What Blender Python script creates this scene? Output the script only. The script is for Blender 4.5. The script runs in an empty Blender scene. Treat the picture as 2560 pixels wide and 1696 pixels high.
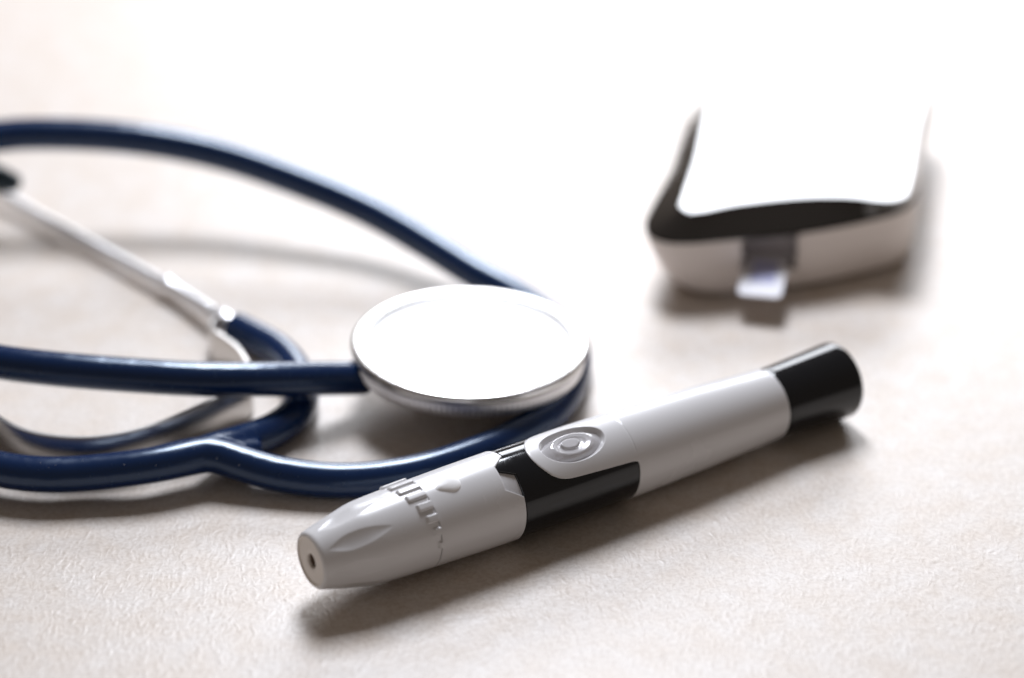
import bpy, math, random
import numpy as np
from mathutils import Vector, Matrix
R = math.radians
S = 0.001                                   # all builders work in millimetres
scene = bpy.context.scene
C = scene.collection

# ---------------------------------------------------------------- camera
TH, DIST = R(28.0), 420.0
cam = bpy.data.cameras.new('camera'); camo = bpy.data.objects.new('camera', cam); C.objects.link(camo)
camo.location = (0, -DIST*math.cos(TH)*S, DIST*math.sin(TH)*S)
camo.rotation_euler = (R(90)-TH, 0, 0)
cam.lens = 80; cam.sensor_width = 36; cam.clip_start = 0.01; cam.clip_end = 50
cam.dof.use_dof = True; cam.dof.focus_distance = 0.354; cam.dof.aperture_fstop = 7.2
scene.camera = camo
# ---------------------------------------------------------------- light
scene.view_settings.view_transform = 'Standard'; scene.view_settings.look = 'None'
scene.view_settings.exposure = 0.0; scene.view_settings.gamma = 1.0
w = bpy.data.worlds.new('World'); scene.world = w; w.use_nodes = True
bg = w.node_tree.nodes['Background']; bg.inputs['Color'].default_value = (1.0, 0.84, 0.72, 1); bg.inputs['Strength'].default_value = 0.14
def area(name, target, az, el, dist, sx, sy, power, col):
    l = bpy.data.lights.new(name, 'AREA'); l.shape = 'RECTANGLE'; l.size = sx; l.size_y = sy; l.energy = power; l.color = col
    o = bpy.data.objects.new(name, l); C.objects.link(o)
    d = Vector((math.sin(R(az))*math.cos(R(el)), math.cos(R(az))*math.cos(R(el)), math.sin(R(el))))
    t = Vector(target)*S
    o.location = t + d*dist
    o.rotation_euler = d.to_track_quat('Z', 'Y').to_euler()
    return o
area('window_light_high', (10, -30, 0), -5, 56.5, 0.58, 0.15, 0.24, 4.0, (0.94, 0.98, 1.07))
area('window_light_low', (20, 0, 0), 8, 24, 0.85, 0.55, 0.24, 4.0, (0.95, 0.98, 1.04))

# ---------------------------------------------------------------- helpers
def tag(o, label=None, cat=None, group=None, kind=None):
    if label: o['label'] = label
    if cat: o['category'] = cat
    if group: o['group'] = group
    if kind: o['kind'] = kind
    return o
def empty(name, loc=(0, 0, 0)):
    o = bpy.data.objects.new(name, None); o.empty_display_size = 0.005; C.objects.link(o); o.location = Vector(loc)*S
    return o
def obj(name, verts, faces, mat, parent=None, sharp=38, mats=None, fmi=None):
    """verts in mm, world coordinates; keeps the parent's location as origin"""
    v = np.asarray(verts, dtype=float).reshape(-1, 3)
    org = np.zeros(3)
    p = parent
    while p is not None:
        org = org + np.array(p.location)/S; p = p.parent
    me = bpy.data.meshes.new(name)
    me.from_pydata(((v-org)*S).tolist(), [], faces if isinstance(faces, list) else faces.tolist())
    me.update()
    if parent is not None and parent.name == 'lancing_pen' and name not in ('nose_face', 'needle_hole'):
        N_ = np.empty(len(me.polygons)*3); me.polygons.foreach_get('normal', N_); c_ = np.empty(len(me.polygons)*3); me.polygons.foreach_get('center', c_)
        c_ = c_.reshape(-1, 3)/S+org-A; c_ -= np.outer(c_@ax, ax); me_a = np.empty(len(me.polygons)); me.polygons.foreach_get('area', me_a)
        if ((N_.reshape(-1, 3)*c_).sum(1)*me_a).sum() < 0: me.flip_normals()
    me.shade_smooth()
    if sharp: me.set_sharp_from_angle(angle=R(sharp))
    me.materials.append(mat)
    o = bpy.data.objects.new(name, me); C.objects.link(o)
    if parent: o.parent = parent
    return o
def grid_faces(nr, nc, wrap=True, flip=False, off=0):
    F = []
    m = nc if wrap else nc-1
    i, j = np.meshgrid(np.arange(nr-1), np.arange(m), indexing='ij')
    a = i*nc+j; b = i*nc+(j+1) % nc; c = (i+1)*nc+(j+1) % nc; d = (i+1)*nc+j
    f = np.stack([a, b, c, d] if not flip else [a, d, c, b], -1).reshape(-1, 4)+off
    return f.tolist()
def lathe(profile, n=96, radial=None):
    """profile (r,z) list -> verts/faces round local z; radial(theta,r,z) may change r"""
    th = np.linspace(0, 2*np.pi, n, endpoint=False)
    V = []
    for r, z in profile:
        rr = np.full(n, float(r)) if radial is None else radial(th, r, z)
        V.append(np.stack([rr*np.cos(th), rr*np.sin(th), np.full(n, float(z))], -1))
    V = np.concatenate(V); F = grid_faces(len(profile), n, True)
    return V, F
def catmull(P, n=12):
    P = np.asarray(P, float); Q = np.vstack([2*P[0]-P[1], P, 2*P[-1]-P[-2]])
    out = []
    for i in range(1, len(Q)-2):
        p0, p1, p2, p3 = Q[i-1], Q[i], Q[i+1], Q[i+2]
        # centripetal parametrisation
        t = [0]
        for a, b in ((p0, p1), (p1, p2), (p2, p3)): t.append(t[-1]+max(np.linalg.norm(b-a), 1e-6)**0.5)
        for u in np.linspace(t[1], t[2], n, endpoint=False):
            A1 = (t[1]-u)/(t[1]-t[0])*p0+(u-t[0])/(t[1]-t[0])*p1
            A2 = (t[2]-u)/(t[2]-t[1])*p1+(u-t[1])/(t[2]-t[1])*p2
            A3 = (t[3]-u)/(t[3]-t[2])*p2+(u-t[2])/(t[3]-t[2])*p3
            B1 = (t[2]-u)/(t[2]-t[0])*A1+(u-t[0])/(t[2]-t[0])*A2
            B2 = (t[3]-u)/(t[3]-t[1])*A2+(u-t[1])/(t[3]-t[1])*A3
            out.append((t[2]-u)/(t[2]-t[1])*B1+(u-t[1])/(t[2]-t[1])*B2)
    out.append(Q[-2])
    return np.array(out)
def sweep(path, rad, n=28, caps=True):
    P = np.asarray(path, float); m = len(P)
    rad = np.full(m, float(rad)) if np.isscalar(rad) else np.asarray(rad, float)
    T = np.gradient(P, axis=0); T /= np.linalg.norm(T, axis=1)[:, None]
    up = np.array([0, 0, 1.0]); nrm = up-T[0]*(up@T[0]); nrm /= np.linalg.norm(nrm)
    V = []; th = np.linspace(0, 2*np.pi, n, endpoint=False)
    for i in range(m):
        nrm = nrm-T[i]*(nrm@T[i]); nrm /= np.linalg.norm(nrm); b = np.cross(T[i], nrm)
        V.append(P[i]+rad[i]*(np.cos(th)[:, None]*nrm+np.sin(th)[:, None]*b))
    V = np.concatenate(V); F = grid_faces(m, n, True)
    if caps:
        F.append(list(range(n))[::-1]); F.append([(m-1)*n+k for k in range(n)])
    return V, F
def smooth3(P, k=3):
    P = P.copy()
    for _ in range(k): P[1:-1] = 0.25*P[:-2]+0.5*P[1:-1]+0.25*P[2:]
    return P
def sstep(a, b, x):
    t = np.clip((x-a)/(b-a), 0, 1); return t*t*(3-2*t)

# ---------------------------------------------------------------- materials
def mat(name, col, rough=0.4, metal=0.0, **kw):
    m = bpy.data.materials.new(name); m.use_nodes = True
    b = m.node_tree.nodes['Principled BSDF']
    b.inputs['Base Color'].default_value = (*col, 1); b.inputs['Roughness'].default_value = rough; b.inputs['Metallic'].default_value = metal
    for k, v in kw.items(): b.inputs[k.replace('_', ' ')].default_value = v
    return m
def add_noise(m, scale, bump=0.0, dist=0.00002, colvar=0.0, roughvar=0.0, detail=4):
    nt = m.node_tree; b = nt.nodes['Principled BSDF']
    tc = nt.nodes.new('ShaderNodeTexCoord'); n = nt.nodes.new('ShaderNodeTexNoise'); n.inputs['Scale'].default_value = scale; n.inputs['Detail'].default_value = detail
    nt.links.new(tc.outputs['Object'], n.inputs['Vector'])
    if bump:
        bp = nt.nodes.new('ShaderNodeBump'); bp.inputs['Strength'].default_value = bump; bp.inputs['Distance'].default_value = dist
        nt.links.new(n.outputs['Fac'], bp.inputs['Height']); nt.links.new(bp.outputs['Normal'], b.inputs['Normal'])
    if roughvar:
        mr = nt.nodes.new('ShaderNodeMapRange'); r0 = b.inputs['Roughness'].default_value
        mr.inputs['From Min'].default_value = .3; mr.inputs['From Max'].default_value = .7
        mr.inputs['To Min'].default_value = max(0.02, r0-roughvar); mr.inputs['To Max'].default_value = r0+roughvar
        nt.links.new(n.outputs['Fac'], mr.inputs['Value']); nt.links.new(mr.outputs['Result'], b.inputs['Roughness'])
    if colvar:
        c = b.inputs['Base Color'].default_value[:3]
        rp = nt.nodes.new('ShaderNodeValToRGB'); rp.color_ramp.elements[0].position = .35; rp.color_ramp.elements[1].position = .65
        rp.color_ramp.elements[0].color = (*[max(0, x*(1-colvar)) for x in c], 1); rp.color_ramp.elements[1].color = (*[min(1, x*(1+colvar)) for x in c], 1)
        nt.links.new(n.outputs['Fac'], rp.inputs['Fac']); nt.links.new(rp.outputs['Color'], b.inputs['Base Color'])
    return m
white_pl = add_noise(mat('white_plastic', (0.65, 0.64, 0.645), 0.26, Specular_IOR_Level=0.55), 120, roughvar=.02)
white_in = mat('inner_white_plastic', (0.62, 0.61, 0.62), 0.4)
face_shade_pl = mat('nose_face_warm_shade', (0.72, 0.67, 0.62), 0.42)  # white plastic end face, its warm beige shade painted into the colour
dark_in = mat('hole_interior', (0.25, 0.18, 0.14), 0.6)
black_pl = add_noise(mat('black_gloss_plastic', (0.006, 0.007, 0.009), 0.10, Specular_IOR_Level=0.45, Coat_Weight=0.1, Coat_Roughness=0.05), 400, roughvar=.03)
clear_pl = mat('frosted_clear_plastic', (0.86, 0.84, 0.86), 0.12, Transmission_Weight=0.5, IOR=1.5, Coat_Weight=0.9, Coat_Roughness=.08)
navy = add_noise(mat('navy_rubber_tubing', (0.0015, 0.0165, 0.072), 0.24, Specular_IOR_Level=0.6, Specular_Tint=(.68, .84, 1, 1), Coat_Weight=0.15, Coat_Roughness=.1), 700, roughvar=.04)
chrome = add_noise(mat('polished_chrome', (0.80, 0.79, 0.78), 0.24, 1.0), 300, roughvar=.04)
satin = mat('satin_chrome', (0.95, 0.95, 0.97), 0.38, 1.0)
steel = mat('spring_steel', (0.62, 0.60, 0.58), 0.3, 1.0)
diaph = mat('diaphragm_white', (0.86, 0.86, 0.87), 0.22, Specular_IOR_Level=0.6)
rubber = mat('ear_tip_rubber', (0.01, 0.03, 0.05), 0.35)
shell_m = mat('meter_shell_white', (0.84, 0.77, 0.73), 0.4, Specular_IOR_Level=0.4)
port_m = mat('strip_port_grey', (0.36, 0.33, 0.34), 0.4)
meter_black = mat('meter_black_gloss', (0.006, 0.005, 0.005), 0.07, Specular_IOR_Level=0.75, Coat_Weight=1.0, Coat_Roughness=.04)
strip_white = mat('test_strip_white', (0.85, 0.85, 0.9), 0.3)
strip_blue = mat('test_strip_window', (0.55, 0.57, 0.84), 0.3)

# table: embossed off-white laminate with fine fibrous grain
tm = bpy.data.materials.new('embossed_offwhite_tabletop'); tm.use_nodes = True
nt = tm.node_tree; b = nt.nodes['Principled BSDF']; L = nt.links.new
def N(t, **kw):
    n = nt.nodes.new(t)
    for k, v in kw.items():
        if k in n.inputs: n.inputs[k].default_value = v
        else: setattr(n, k, v)
    return n
tc = N('ShaderNodeTexCoord')
warp = N('ShaderNodeTexNoise'); warp.inputs['Scale'].default_value = 260; warp.inputs['Detail'].default_value = 2
L(tc.outputs['Object'], warp.inputs['Vector'])
wm = N('ShaderNodeVectorMath', operation='SCALE'); wm.inputs['Scale'].default_value = 0.0022
L(warp.outputs['Color'], wm.inputs[0])
wa = N('ShaderNodeVectorMath', operation='ADD'); L(tc.outputs['Object'], wa.inputs[0]); L(wm.outputs[0], wa.inputs[1])
def fibre(rot, sc, stretch):
    mp = N('ShaderNodeMapping'); mp.inputs['Rotation'].default_value = (0, 0, R(rot)); mp.inputs['Scale'].default_value = (1, stretch, 1)
    L(wa.outputs[0], mp.inputs['Vector'])
    n = N('ShaderNodeTexNoise'); n.noise_type = 'RIDGED_MULTIFRACTAL'; n.inputs['Scale'].default_value = sc; n.inputs['Detail'].default_value = 2.5; n.inputs['Roughness'].default_value = .55
    L(mp.outputs[0], n.inputs['Vector']); return n
f1 = fibre(25, 1050, .4); f2 = fibre(-38, 1180, .4); f3 = fibre(80, 900, .45)
mx = N('ShaderNodeMath', operation='MAXIMUM'); L(f1.outputs['Fac'], mx.inputs[0]); L(f2.outputs['Fac'], mx.inputs[1])
ad = N('ShaderNodeMath', operation='ADD'); L(mx.outputs[0], ad.inputs[0]); L(f3.outputs['Fac'], ad.inputs[1])
bp = N('ShaderNodeBump'); bp.inputs['Strength'].default_value = .62; bp.inputs['Distance'].default_value = 0.00009
L(ad.outputs[0], bp.inputs['Height']); L(bp.outputs['Normal'], b.inputs['Normal'])
big = N('ShaderNodeTexNoise'); big.inputs['Scale'].default_value = 160; big.inputs['Detail'].default_value = 3; L(tc.outputs['Object'], big.inputs['Vector'])
rp = N('ShaderNodeValToRGB'); e = rp.color_ramp.elements
e[0].position = .33; e[0].color = (0.65, 0.575, 0.505, 1); e[1].position = .68; e[1].color = (0.69, 0.64, 0.595, 1)
L(big.outputs['Fac'], rp.inputs['Fac'])
fine = N('ShaderNodeTexNoise'); fine.inputs['Scale'].default_value = 1500; fine.inputs['Detail'].default_value = 2; L(wa.outputs[0], fine.inputs['Vector'])
rp2 = N('ShaderNodeValToRGB'); rp2.color_ramp.elements[0].position = .35; rp2.color_ramp.elements[0].color = (.86, .84, .82, 1); rp2.color_ramp.elements[1].position = .6
L(fine.outputs['Fac'], rp2.inputs['Fac'])
mm = N('ShaderNodeMixRGB', blend_type='MULTIPLY'); mm.inputs['Fac'].default_value = 1; L(rp.outputs['Color'], mm.inputs['Color1']); L(rp2.outputs['Color'], mm.inputs['Color2'])
L(mm.outputs['Color'], b.inputs['Base Color'])
b.inputs['Roughness'].default_value = .42; b.inputs['Specular IOR Level'].default_value = .5

# ---------------------------------------------------------------- table
tv = [(-1500, -900, 0), (1500, -900, 0), (1500, 1500, 0), (-1500, 1500, 0), (-1500, -900, -25), (1500, -900, -25), (1500, 1500, -25), (-1500, 1500, -25)]
t = obj('table', tv, [[0, 1, 2, 3], [4, 7, 6, 5], [0, 4, 5, 1], [1, 5, 6, 2], [2, 6, 7, 3], [3, 7, 4, 0]], tm)
tag(t, kind='structure')

# ---------------------------------------------------------------- lancing pen
A = np.array([-30.2, -85.6, 7.8]); B = np.array([57.3, -27.0, 6.8])
ax = (B-A)/np.linalg.norm(B-A); uu = np.array([0, 0, 1.0])-ax*ax[2]; uu /= np.linalg.norm(uu); ss = np.cross(ax, uu)
def P3(t, phi, r):
    t, phi, r = np.broadcast_arrays(np.asarray(t, float), np.radians(np.asarray(phi, float)), np.asarray(r, float))
    return A+ax*t[..., None]+uu*(r*np.cos(phi))[..., None]+ss*(r*np.sin(phi))[..., None]
kn = np.array([(0, 4.45), (3, 5.25), (6, 6.0), (8, 6.45), (10, 6.65), (14, 6.85), (19, 7.02), (27, 7.25), (35, 7.36), (48, 7.36), (60, 7.2), (68, 7.0), (74, 6.8), (81, 6.45), (88.5, 6.03)])
tt = np.linspace(0, 88.5, 1500); rr_ = np.interp(tt, kn[:, 0], kn[:, 1])
k_ = np.exp(-np.linspace(-2, 2, 61)**2); k_ /= k_.sum()
rr_ = np.convolve(np.pad(rr_, 30, mode='reflect', reflect_type='odd'), k_, 'valid')
def rb(t): return np.interp(t, tt, rr_)
pen = empty('lancing_pen', (12, -57, 0))
tag(pen, 'white and black plastic finger lancing pen lying diagonally in the foreground', 'lancing pen')

# nose cap with leaf shaped grip scoops, closed by a flat face with a hole
nphi = 360; ph = np.linspace(0, 360, nphi, endpoint=False)
ts = np.concatenate([[0.0, 0.05, 0.15, 0.3, 0.5, .75], np.linspace(1, 18.9, 200)])
T, PH = np.meshgrid(ts, ph, indexing='ij')
rad = rb(T)
rad = rad-0.45*(1-np.sqrt(1-np.clip(1-T/0.5, 0, 1)**2))                # rounded front edge
lt = np.clip((T-1.2)/(11.8-1.2), 0, 1)
wl = 13.0*np.where(lt < .35, np.sin(lt/.35*np.pi/2), np.cos((lt-.35)/.65*np.pi/2)**.9)+1e-6
dph = (PH-0+22.5) % 45-22.5
sc = np.clip(1-(dph/wl)**2, 0, 1)
rad = rad-0.42*sc*np.where((T > 1.2) & (T < 11.8), 1, 0)*(wl/17.5)**1.1
rad = rad-0.10*sstep(18.75, 18.9, T)
Vc = P3(T, PH, rad).reshape(-1, 3)
# inner return at the seam and the nose face
Vin = P3(np.full(nphi, 18.9), ph, 6.2)
nr = len(ts)
V = np.vstack([Vc, Vin]); F = grid_faces(nr+1, nphi, True)
cap = obj('nose_cap', V, F, white_pl, pen, 40)
fr = [(3.98, -0.0), (3.72, 0.02), (3.66, 0.16), (2.0, 0.18), (1.32, 0.17), (1.2, 0.26), (1.15, 0.6)]
V = np.concatenate([P3(np.full(96, z), np.linspace(0, 360, 96, endpoint=False), r) for r, z in fr])
obj('nose_face', V, grid_faces(len(fr), 96, True, True), face_shade_pl, pen, 50)
fr = [(1.2, 0.55), (1.1, 4.5), (0.01, 4.5)]
V = np.concatenate([P3(np.full(48, z), np.linspace(0, 360, 48, endpoint=False), r) for r, z in fr])
obj('needle_hole', V, grid_faces(3, 48, True, True), dark_in, pen)
# depth dial ridges that grow shorter round the cap, flush with the seam
def patch(name, tf, pf, hf, n1, n2, m, skirt=0.25):
    s1 = np.linspace(0, 1, n1); s2 = np.linspace(0, 1, n2); A1, A2 = np.meshgrid(s1, s2, indexing='ij')
    t_, p_ = tf(A1, A2), pf(A1, A2)
    V = P3(t_, p_, rb(t_)+hf(A1, A2))
    return obj(name, V.reshape(-1, 3), grid_faces(n1, n2, False), m, pen, 60)
def ridge(pc, t0, t1=18.98, wdeg=11.8):
    ln = t1-t0
    hw = wdeg/2+.4
    def pf(a, c):
        rr = .62                                       # rounded front corners in mm
        d = a*ln; inset = np.where(d < rr, rr-np.sqrt(np.clip(rr*rr-(rr-d)**2, 0, None)), 0)
        return pc+(2*c-1)*(hw-inset/7.0*57.3*.95)
    def hf(a, c):
        e1 = sstep(0, .55, a*ln); e2 = sstep(0, .22, np.minimum(c, 1-c)*1.0); e3 = sstep(0, .06, (1-a)*ln)
        return -0.12+0.52*np.minimum(np.minimum(e1, e2), e3)
    patch('dial_ridge', lambda a, c: t0+a*ln, pf, hf, 34, 22, white_pl)
for pc, t0 in [(-30, 14.2), (-13, 14.5), (3.0, 14.85), (18, 15.35), (35, 16.15), (52.5, 16.85), (70, 17.45), (88.5, 18.05)]:
    ridge(pc, t0)
# sleeve with a trapezoid notch at its rear edge
def tend(p):
    p = (np.asarray(p)+180) % 360-180
    return 34.25+np.interp(p, [1.5, 15.5, 48.5, 63.5], [0, -2.4, -2.75, 0], left=0, right=0)
ph2 = np.sort(np.concatenate([np.arange(0, 360, 1.0), [1.5, 15.5, 48.5, 63.5]]))
s_ = np.concatenate([[0, .004], np.linspace(.012, .985, 90), [.994, .998, 1.0]])
SS, PP = np.meshgrid(s_, ph2, indexing='ij')
TT = 19.02+(tend(PP)-19.02)*SS
rad = rb(TT)+.0-0.10*sstep(.006, 0, SS)-0.16*sstep(.988, 1, SS)**2
V = P3(TT, PP, rad)
Vin = P3(tend(ph2), ph2, np.full(len(ph2), 6.5)); Vin2 = P3(np.full(len(ph2), 30.0), ph2, 6.5)
V0 = P3(np.full(len(ph2), 19.02), ph2, 6.3)
V = np.concatenate([V0[None], V, Vin[None], Vin2[None]]); n_ = V.shape[0]
obj('sleeve', V.reshape(-1, 3), grid_faces(n_, len(ph2), True), white_pl, pen, 35)
# teardrop pointer
def drop():
    n1, n2 = 40, 64
    a = np.linspace(0, 1, n1); th = np.linspace(0, 2*np.pi, n2, endpoint=False)
    # outline: circle r 1.62 at t=23.6 with tangent tip at t=20.2
    rc, d = 1.62, 3.4
    al = math.acos(rc/d)
    out = []
    for q in th:
        qq = abs((q-np.pi+np.pi) % (2*np.pi)-np.pi)     # angle from the tip direction
        dq = abs(((q-np.pi)+np.pi) % (2*np.pi)-np.pi)
        if dq > al: rad_ = rc
        else: rad_ = rc/math.cos(al-dq)
        out.append(rad_)
    out = np.array(out)
    tc_, pc_ = 23.6, 17.6
    V = []
    for x in a:
        rho = out*x; h = -0.15+0.62*np.sqrt(np.clip(1-x**2.1, 0, 1))*sstep(0, 1.4, np.minimum(3.4*np.ones(n2), (3.4+rho*np.cos(th))) )
        V.append(P3(tc_+rho*np.cos(th), pc_+np.degrees(rho*np.sin(th)/7.1), rb(tc_+rho*np.cos(th))+h))
    return np.concatenate(V), grid_faces(n1, n2, True, True)
drop_mat = add_noise(mat('textured_white_plastic', (0.9, 0.89, 0.89), 0.7, Specular_IOR_Level=.3), 5200, bump=0.5, dist=0.00006)
V, F = drop(); obj('teardrop_mark', V, F, drop_mat, pen, 60)
# inner barrel seen through the notch
rows = [(29.5, 6.72), (34.6, 6.72)]
V = np.concatenate([P3(np.full(120, a), np.linspace(0, 360, 120, endpoint=False), r) for a, r in rows]); obj('inner_barrel', V, grid_faces(2, 120, True), white_in, pen)
# black pointer wedge in the notch
def slab(name, pts, r_in, dr, m, nsub=14):
    # closed polygon given as (t,phi); triangulated as a fan of strips around its centre, extruded inwards
    pts = np.array(pts, float); c = pts.mean(0)
    ring = []
    for i in range(len(pts)):
        a, b_ = pts[i], pts[(i+1) % len(pts)]
        for k in range(nsub): ring.append(a+(b_-a)*k/nsub)
    ring = np.array(ring); n = len(ring); V = []
    lv = [(1.0, -dr), (1.0, -0.07), (.965, 0.0)]+[(x, 0.0) for x in (.8, .6, .4, .2, .01)]
    for s, h in lv:
        q = c+(ring-c)*s
        V.append(P3(q[:, 0], q[:, 1], rb(q[:, 0])+r_in+h))
    return obj(name, np.concatenate(V), grid_faces(len(lv), n, True, True), m, pen, 35)
slab('pointer_wedge', [(34.5, 1.0), (34.5, 33.5), (34.1, 32.3), (31.95, 21.8), (31.75, 16.2), (34.0, 2.2)], -0.17, 0.5, black_pl)
# front edge of the rear body's tongue round the button
def t0f(p):
    d = np.abs((np.asarray(p, float)-17+180) % 360-180)
    return np.interp(d, [0, 4, 8, 12, 16, 20, 24, 28, 33, 36, 38.5, 40.7, 42.4, 43.7, 44.6, 45.2, 47.4, 49.6, 50.1, 50.8, 51.8, 53.2, 55.5, 180],
                        [38.12, 38.14, 38.22, 38.36, 38.55, 38.80, 39.12, 39.50, 40.0, 40.5, 40.95, 41.5, 42.1, 42.75, 43.5, 44.4, 49.0, 54.0, 54.9, 55.5, 55.9, 56.13, 56.2, 56.2])
# black middle section
rows = [(34.15, 6.3), (34.32, 7.02)]+[(a, None) for a in np.linspace(34.5, 56.6, 120)]+[(56.6, 6.6)]
n = 480; V = []
for a, r in rows:
    p_ = np.linspace(0, 360, n, endpoint=False); dp_ = np.abs((p_-17+180) % 360-180)
    rbk = rb(a)-0.17-1.9*sstep(.5, 1.2, a-t0f(p_))*sstep(46, 42, dp_)
    V.append(P3(np.full(n, a), p_, rbk if r is None else np.minimum(r, rbk+9)))
obj('black_section', np.concatenate(V), grid_faces(len(rows), n, True), black_pl, pen, 35)
# white rear body
pa = np.concatenate([np.arange(-55, -10, .22), np.arange(-10, 44, .4), np.arange(44, 90, .22), np.arange(90, 305, 1.5)])
s_ = np.linspace(0, 1, 560)**1.15
SS, PP = np.meshgrid(s_, pa, indexing='ij')
T0 = t0f(PP); TT = T0+(88.35-T0)*SS
rad = rb(TT)
# rounded rear lip
rad = rad-0.22*(1-np.sqrt(np.clip(1-np.clip((TT-88.05)/.3, 0, 1)**2, 0, 1)))
dp = (PP-17+180) % 360-180
ee = np.sqrt(((TT-46.3)/5.95)**2+(dp/28.3)**2)
rad = rad-1.15*sstep(1.0, .86, ee)**.8
rad = rad-0.05*np.exp(-((TT-56.12)/.09)**2)*sstep(44, 34, np.abs(dp))
# slight softening of the tongue edge
dd = np.minimum((TT-T0), 9)
rad = rad-0.10*np.exp(-dd/.12)*(np.abs(dp) < 60)
Vb = P3(TT, PP, rad)
V0 = P3(t0f(pa), pa, rb(t0f(pa))-0.75)
Ve = P3(np.full(len(pa), 88.35), pa, 5.2)
V = np.concatenate([V0[None], Vb, Ve[None]])
obj('rear_body', V.reshape(-1, 3), grid_faces(V.shape[0], len(pa), True), white_pl, pen, 32)
# button
e_ = np.concatenate([np.linspace(0.005, .3, 30), np.linspace(.31, .97, 70)]); th = np.linspace(0, 2*np.pi, 160, endpoint=False)
E_, H_ = np.meshgrid(e_, th, indexing='ij')
tb = 46.3+5.95*E_*np.cos(H_); pb = 17+28.3*E_*np.sin(H_)
prof = np.interp(E_, [0, .36, .44, .55, .66, .74, .84, .9, .97], [-.52, -.52, -.34, -.22, -.30, -.50, -.78, -.92, -1.35])
k2 = np.sqrt(((tb-46.0)/1.75)**2+((pb-15.8)/8.2)**2)
prof = np.maximum(prof, -.52)*(E_ <= .36)+prof*(E_ > .36)
prof = prof+0.34*sstep(1.0, .86, k2)-.10*np.exp(-((k2-1.12)/.12)**2)
prof = prof+0.05*np.exp(-((E_-.6)/.05)**2)
obj('release_button', P3(tb, pb, rb(tb)+prof).reshape(-1, 3), grid_faces(len(e_), 160, True, True), clear_pl, pen, 60)
# rear cap
rows = [(87.9, 5.3), (88.1, 5.80), (88.5, 5.93), (90, 6.0), (93, 6.14), (96, 6.29), (99, 6.45), (101.5, 6.59), (103.0, 6.68), (103.45, 6.70), (103.8, 6.62), (104.05, 6.42), (104.2, 6.1), (104.3, 4), (104.3, .01)]
n = 240; V = np.concatenate([P3(np.full(n, a), np.linspace(0, 360, n, endpoint=False), r) for a, r in rows])
obj('rear_cap', V, grid_faces(len(rows), n, True), black_pl, pen, 35)

# ---------------------------------------------------------------- stethoscope
st = empty('stethoscope', (-45, -20, 0))
tag(st, 'coiled stethoscope with navy blue tubing and silver chestpiece, left of the pen', 'stethoscope')
LOOP = [(-58.6,-54.1,5.5), (-49.9,-50.5,5.5), (-44.1,-51.9,4.5), (-37.6,-53.7,3.5), (-27.0,-54.9,3.05), (-16.5,-52.6,3.05), (-6.0,-46.4,3.05), (1.2,-40.0,3.05), (7.2,-32.0,3.05), (10.5,-21.3,3.05), (11.1,-8.4,3.05), (6.9,2.6,3.05), (-0.3,11.8,3.8), (-6.9,17.2,5.0), (-15.3,24.8,7.0), (-28.3,35.2,10.0), (-41.4,41.4,13.0), (-59.1,47.9,16.5), (-76.4,49.8,19.0), (-93.6,49.6,20.0), (-102.0,48.5,20.0), (-116,44,19.0), (-132,34,15.0), (-144,18,10.0)]
BRANCH = [(-51.5,-51.4,5.5), (-49.2,-49.0,5.3), (-45.0,-44.1,4.0), (-39.8,-37.9,3.05), (-36.8,-32.0,3.05), (-36.5,-24.4,3.05), (-38.7, -16.5, 3.05), (-42.4, -9.8, 3.10), (-46.7, -5.5, 3.30), (-50.9, -1.6, 3.35)]
STEM = [(-49.9,-50.5,5.5), (-58.6,-54.1,5.5), (-68.9,-55.7,5.0), (-75.8,-56.1,5.0), (-83.2,-54.5,5.0), (-94.8,-49.1,5.5), (-106,-43,7.5), (-112,-37,10.5), (-108,-31.5,13), (-98.2,-30.5,14.0), (-86.1,-34.7,14.0), (-75.0,-36.4,13.5), (-64.0,-36.6,12.6), (-53.2,-36.5,11.8), (-42.6,-34.5,10.6), (-36.2,-32.2,9.4), (-32.0,-30.2,8.4), (-28.5,-28.3,7.4), (-25.2,-26.3,6.4)]
vs, fs = [], []
for pth in (LOOP, BRANCH, STEM):
    q = smooth3(catmull(pth, 10), 6); rr0 = np.full(len(q), 3.0)
    if pth is LOOP: rr0 = 3.0+0.3*sstep(0, 40, q[:, 1])
    v, f = sweep(q, rr0, 28)
    o_ = sum(len(x) for x in vs); vs.append(v); fs += [[i+o_ for i in fc] for fc in f]
# moulded web in the crotch of the Y
v, f = sweep(smooth3(catmull([(-54, -52.3, 5.5), (-49.5, -50.0, 5.4), (-45.2, -47.9, 4.4), (-42, -45.5, 3.6)], 8), 2), np.linspace(2.9, 1.6, 25), 20)
o_ = sum(len(x) for x in vs); vs.append(v); fs += [[i+o_ for i in fc] for fc in f]
tube = obj('tubing', np.concatenate(vs), fs, navy, st, None)
md = tube.modifiers.new('r', 'REMESH'); md.mode = 'VOXEL'; md.voxel_size = 0.42*S
ms = tube.modifiers.new('s', 'SMOOTH'); ms.factor = .5; ms.iterations = 8
dg = bpy.context.evaluated_depsgraph_get()
nm = bpy.data.meshes.new_from_object(tube.evaluated_get(dg)); tube.modifiers.clear(); nm.shade_smooth(); nm.name = 'tubing'; tube.data = nm
if not nm.materials: nm.materials.append(navy)

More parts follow.
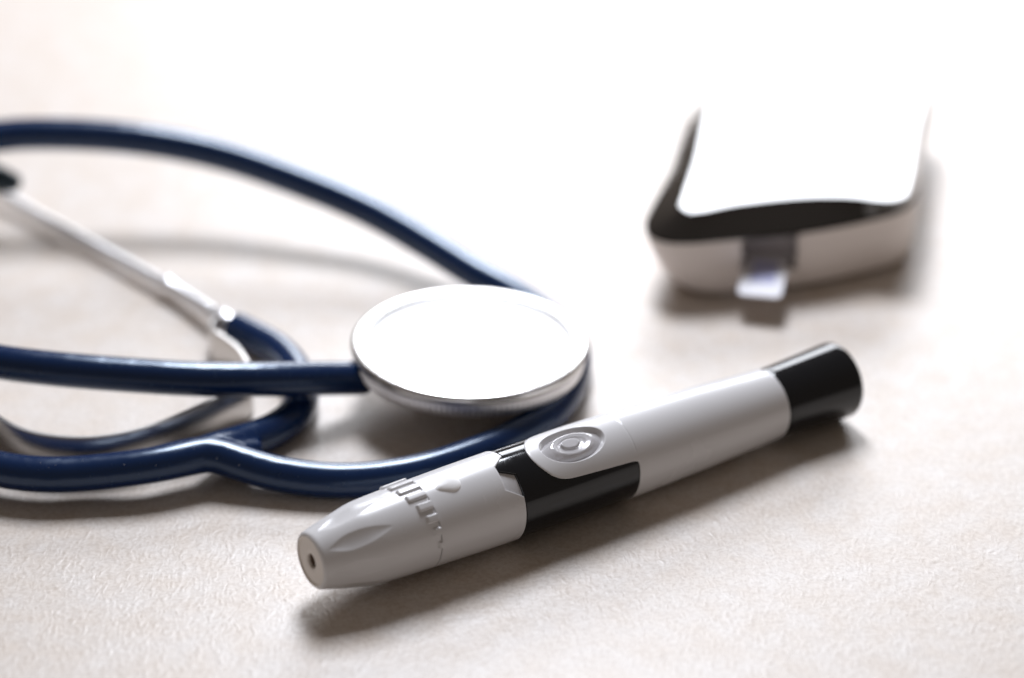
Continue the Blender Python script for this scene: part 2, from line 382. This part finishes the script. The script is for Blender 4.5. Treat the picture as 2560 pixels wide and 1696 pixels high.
# dust specks lying on the near tubes
rnd = random.Random(4); dv, df = [], []
q1 = catmull(STEM[:5], 30); q2 = catmull(LOOP[1:7], 30)
for k in range(18):
    qq = q1 if rnd.random() < .55 else q2; p = qq[rnd.randrange(4, len(qq)-4)]; a = R(rnd.uniform(5, 75)); rr = rnd.uniform(.035, .07)
    c = p+3.02*np.array([0, -math.sin(a), math.cos(a)]); o_ = len(dv)
    dv += [tuple(c+rr*np.array(w_)) for w_ in [(1.6, 0, 0), (0, 1, 0), (-1.3, 0, 0), (0, -1, 0), (0, 0, 1), (0, 0, -1)]]
    for i in range(4): df += [[o_+i, o_+(i+1) % 4, o_+4], [o_+(i+1) % 4, o_+i, o_+5]]
tag(obj('dust', dv, df, diaph, st), kind='stuff')

# chestpiece
cc = np.array([-7.45, -21.2, 0.6])
def place(V, tilt=1.3):
    a = R(tilt); M = np.array([[math.cos(a), 0, math.sin(a)], [0, 1, 0], [-math.sin(a), 0, math.cos(a)]])
    V = np.asarray(V)-np.array([0, 0, 8.0]); return V@M.T+np.array([0, 0, 8.0])+cc
cp = empty('chestpiece', (0, 0, 0)); cp.parent = st; cp.location = Vector((cc-np.array([-45, -20, 0])))*S
pr = [(17.75, 9.4), (17.8, 10.15), (17.95, 10.42), (18.2, 10.5), (19.9, 10.5), (20.35, 10.4), (20.62, 10.1), (20.7, 9.65), (20.6, 9.3), (20.2, 9.1), (19.9, 9.0), (19.9, 8.8), (20.0, 8.72)]
V, F = lathe(pr, 192); obj('rim', place(V), F[::1], chrome, cp, 50)
def kn_(th, r, z): return r-0.16*(0.5+0.5*np.sign(np.sin(th*130)))
V, F = lathe([(20.0, 8.72), (20.35, 8.55), (20.3, 7.6), (20.0, 6.5), (19.7, 6.1), (19.0, 5.9)], 130*8, lambda th, r, z: r-0.3*(0.5+0.5*np.clip(np.sin(th*130)*3, -1, 1)))
obj('knurled_ring', place(V), F, satin, cp, 50)
V, F = lathe([(19.0, 5.9), (17, 5.8), (13.5, 5.7), (12.0, 5.6), (11.2, 4.4), (10.9, 3.0), (10.4, 1.9), (9.4, 1.2), (8.2, 1.0), (7.6, 1.3), (6.5, 3.2), (0.01, 4.2)], 128)
obj('bell', place(V), F, chrome, cp, 50)
V, F = lathe([(0.01, 9.95), (8, 9.95), (14, 9.92), (17.2, 9.85), (17.75, 9.75)], 128)
obj('diaphragm', place(V), [f[::-1] for f in F], diaph, cp, 50)
v, f = sweep(catmull([(-29.5, -28.8, 7.7), (-25.2, -26.3, 6.4), (-21, -24, 5.6), (-15, -22, 5.2)], 8), 2.2, 32)
obj('stem', v, f, chrome, cp, 50)

# binaural (metal ear tube) and leaf spring
v, f = sweep(smooth3(catmull([(-144, 99, 8), (-131, 85, 6), (-119.6, 73.4, 4.50), (-105.8, 58.3, 3.00), (-89.6, 42.2, 2.20), (-65.2, 16.4, 2.50)], 10), 4), 1.32, 28)
ear = obj('ear_tube', v, f, satin, st, 50)
v, f = sweep([(-66.7, 18.1, 2.45), (-66.5, 17.8, 2.45), (-66.0, 17.3, 2.47), (-65.1, 16.4, 2.50), (-64.7, 15.8, 2.52), (-60.0, 10.1, 2.80), (-55.3, 3.7, 3.20), (-55.0, 3.4, 3.20)], [1.3, 1.7, 1.85, 1.8, 1.5, 1.5, 1.5, 1.0], 32)
obj('ferrule', v, f, satin, st, 40)
v, f = sweep([(-55.3, 3.7, 3.20), (-54.6, 3.0, 3.20), (-53.9, 1.8, 3.30), (-53.0, 0.8, 3.30), (-51.9, -0.5, 3.30), (-50.6, -1.6, 3.30)], [0.9, 1.2, 2.0, 2.1, 1.9, 1.4], 32)
obj('tube_barb', v, f, satin, st, 40)
SP = [(-54.0, 0.8, 4.60), (-54.8, -2.8, 5.60), (-53.9, -9.2, 7.00), (-53.3, -11.4, 8.0), (-51.3, -13.7, 8.0), (-48.7, -17.2, 8.0), (-46.6, -21.6, 8.0), (-45.5, -25.6, 8.0), (-45.4, -28.7, 8.0), (-47.4, -32.4, 8.0), (-51.9, -38.0, 8.0), (-59.6, -45.3, 8.0), (-65.5, -48.3, 8.0), (-71.7, -49.2, 8.0), (-79.2, -47.4, 8.0), (-85.1, -42.9, 8.0), (-95.1, -30.2, 8.0), (-104, -14, 8), (-110, 4, 8)]
q = smooth3(catmull(SP, 10), 4); T_ = np.gradient(q, axis=0); T_ /= np.linalg.norm(T_, axis=1)[:, None]; NN = np.cross(T_, [0, 0, 1.0])
lowz = np.interp(np.arange(len(q)), [0, 12, 30, 60, len(q)], [2.4, 2.0, .8, .5, .5])
sec = []
for hz, off in [(1, -.35), (.97, -.5), (.0, -.5), (-0.02, -.35), (-0.02, .35), (0, .5), (.97, .5), (1, .35)]:
    z = lowz+(q[:, 2]-lowz)*hz
    p = q+NN*off*.9; p = p.copy(); p[:, 2] = z; sec.append(p)
V = np.stack(sec, 1); obj('leaf_spring', V.reshape(-1, 3), grid_faces(len(q), 8, True)+[list(range(8)), [(len(q)-1)*8+k for k in range(8)]], steel, st, 50)
# second ear tube with its rubber tip, entering at the left edge of the frame
v, f = sweep(smooth3(catmull([(-110, 4, 7.4), (-122, 22, 9), (-126, 38, 11), (-120, 48, 12), (-108, 50.0, 12)], 10), 3), 1.12, 24)
obj('ear_tube', v, f, satin, st, 50)
v, f = sweep([(-110.5, 49.9, 12.2), (-110, 49.6, 12.2), (-108, 48.8, 12.1), (-105, 47.4, 11.9), (-101.5, 45.8, 11.6), (-99, 44.7, 11.4), (-98.2, 44.3, 11.35)], [1.6, 2.5, 3.2, 3.1, 2.6, 1.9, .7], 32)
obj('ear_tip', v, f, rubber, st, 60)

# ---------------------------------------------------------------- glucose meter
gm = empty('glucose_meter', (57, 52, 0))
tag(gm, 'blurred glucose meter with glossy black top and white shell in the back right', 'glucose meter')
def closed(P, n=8):
    P = np.asarray(P, float); m = len(P); Q = np.vstack([P[-3:], P, P[:3]])
    c = catmull(Q, n); return c[3*n:3*n+m*n]
MOUT = [(25.2,21.5), (26.4,16.8), (30.5,14.4), (42.1,16.0), (54.6,18.8), (67.6,24.0), (75.2,28.6), (79.0,34.5), (84.6,60.6), (90.3,87.0), (88.4,92.3), (83,92.8), (67.5,91.4), (48.3,87.6), (40.8,84.4), (37.8,77.5), (31.9,49.5)]
MIN = [(32.6,27.6), (31.9,23.0), (33.9,20.5), (42.6,23.9), (55.4,27.2), (64.5,27.4), (71.6,25.6), (75.0,27.6), (77.0,33.6), (82,57.5), (86.8,80.8), (85.4,84.0), (80,84), (66.1,82.3), (47.3,77.9), (42.0,75.4), (40.4,69.5), (36.4,45.8)]
def resample(P, n, start):
    P = np.vstack([P, P[:1]]); d = np.r_[0, np.cumsum(np.linalg.norm(np.diff(P, axis=0), axis=1))]
    u = np.linspace(0, d[-1], n, endpoint=False); return np.stack([np.interp(u, d, P[:, k]) for k in range(2)], 1)
NM = 480
cen = np.array([57.0, 53.0])
def byangle(P, n=NM):
    P = closed(P, 10); a = np.unwrap(np.arctan2(P[:, 1]-cen[1], P[:, 0]-cen[0])); r = np.linalg.norm(P-cen, axis=1)
    if a[-1] < a[0]: a = a[::-1]; r = r[::-1]
    o = np.argsort(np.mod(a, 2*np.pi)); am = np.mod(a, 2*np.pi)[o]; rm = r[o]
    th = np.linspace(0, 2*np.pi, n, endpoint=False)
    rr = np.interp(th, np.r_[am[-1]-2*np.pi, am, am[0]+2*np.pi], np.r_[rm[-1], rm, rm[0]])
    return th, rr
tho, ro = byangle(MOUT); _, ri = byangle([(x, y-1.4) for x, y in MIN])
def ringm(r, z): return np.stack([cen[0]+r*np.cos(tho), cen[1]+r*np.sin(tho), np.broadcast_to(z, tho.shape)], 1)
def offs(r, d): return r-d
front = (np.cos(tho+np.pi/2) > 0)
# shell with the port cut out of its front
lv = [(8.4, 1.0), (7.4, 1.05), (6.5, 1.5), (5.4, 2.5), (4.3, 3.6), (3.3, 5.0), (2.3, 6.8), (1.4, 8.6), (.7, 10.4), (.25, 11.6), (.05, 12.3), (0.1, 12.5)]
def low(d, z):
    p = ringm(ro, z); p[:, 0] = 78+(p[:, 0]-78)*(1-d/54); p[:, 1] = 60+(p[:, 1]-60)*(1-d*.30/40); return p
V = np.concatenate([low(d, z) for d, z in lv]); F = grid_faces(len(lv), NM, True)
def in_port(f):
    c = V[f].mean(0); return 43.4 < c[0] < 54.2 and c[1] < 30 and 5.0 < c[2] < 12.6
F = [f for f in F if not in_port(f)]
F.append(list(range(NM))[::-1])
obj('lower_shell', V, F, shell_m, gm, 40)
# port recess: box open to the front, standing just inside the cut
def box(x0, x1, y0, y1, z0, z1): return [(x0,y0,z0),(x1,y0,z0),(x1,y1,z0),(x0,y1,z0),(x0,y0,z1),(x1,y0,z1),(x1,y1,z1),(x0,y1,z1)]
bx = box(42.9, 55.2, 16.2, 21.5, 4.6, 12.4); bx[1] = (55.2, 19.4, 4.6); bx[5] = (55.2, 18.9, 12.4); bx[0] = (42.9, 17.6, 4.6)
obj('strip_port', bx, [[0, 1, 2, 3], [4, 5, 6, 7], [3, 2, 6, 7], [0, 3, 7, 4], [1, 2, 6, 5]], port_m, gm, 30)
# glossy black top cover, crowned, with a sloping bevel
lv = [(ro-.1, 12.52), (ro-.02, 12.65), (ro-.12, 12.95), (ro-.38, 13.25)]
for k in (.12, .3, .5, .7, .85, .94, .985, 1.0): lv.append(((ro-.5)*(1-k)+ri*k, 13.3+3.5*k))
lv += [((ri)*.997, 16.82), ((ri)*.985, 16.83), (ri*.93, 16.85), (ri*.75, 16.9), (ri*.5, 16.94), (ri*.25, 16.96), (ri*.001, 16.96)]
V = np.concatenate([ringm(r, z) for r, z in lv]); obj('top_cover', V, grid_faces(len(lv), NM, True), meter_black, gm, 45)
for x, y in [(42.1, 20.6), (64.6, 27.6), (48, 80), (80, 84)]:
    V, F = lathe([(0.01, 0.02), (1.3, .02), (1.5, .3), (1.5, 1.3)], 24); obj('foot', V+np.array([x, y, 0]), [f[::-1] for f in F], shell_m, gm)
# test strip held in the port
ts_ = empty('test_strip', (47.5, 16, 0)); tag(ts_, 'white test strip with a pale blue window sticking out of the glucose meter', 'test strip')
def strip(name, u0, u1, v0, v1, zt, th, m, rnd):
    # u along the strip from its free end (u=0) inwards, v across
    e0 = np.array([46.0, 7.4, 5.2]); e1 = np.array([49.6, 24.0, 7.3]); d = e1-e0; Ln = np.linalg.norm(d); d /= Ln
    s = np.cross(d, [0, 0, 1.0]); s /= np.linalg.norm(s); nz = np.cross(s, d)
    pts = []
    def arc(cu, cv, a0, a1):
        for a in np.linspace(a0, a1, 7): pts.append((cu+rnd*math.cos(R(a)), cv+rnd*math.sin(R(a))))
    arc(u0+rnd, v0+rnd, 180, 270); pts.extend([(u1, v0), (u1, v1)]); arc(u0+rnd, v1-rnd, 90, 180)
    P = np.array(pts); n = len(P)
    top = e0+P[:, :1]*d+P[:, 1:]*s+nz*zt; bot = top-nz*th
    V = np.vstack([top, bot]); F = [list(range(n)), list(range(n, 2*n))[::-1]]+[[k, n+k, n+(k+1) % n, (k+1) % n] for k in range(n)]
    return obj(name, V, F, m, ts_, 30)
strip('strip_body', 0, 15, -4.1, 4.1, 0, .45, strip_white, 1.3)
strip('strip_window', 4.4, 12, -2.3, 2.4, .06, .05, strip_blue, .1)
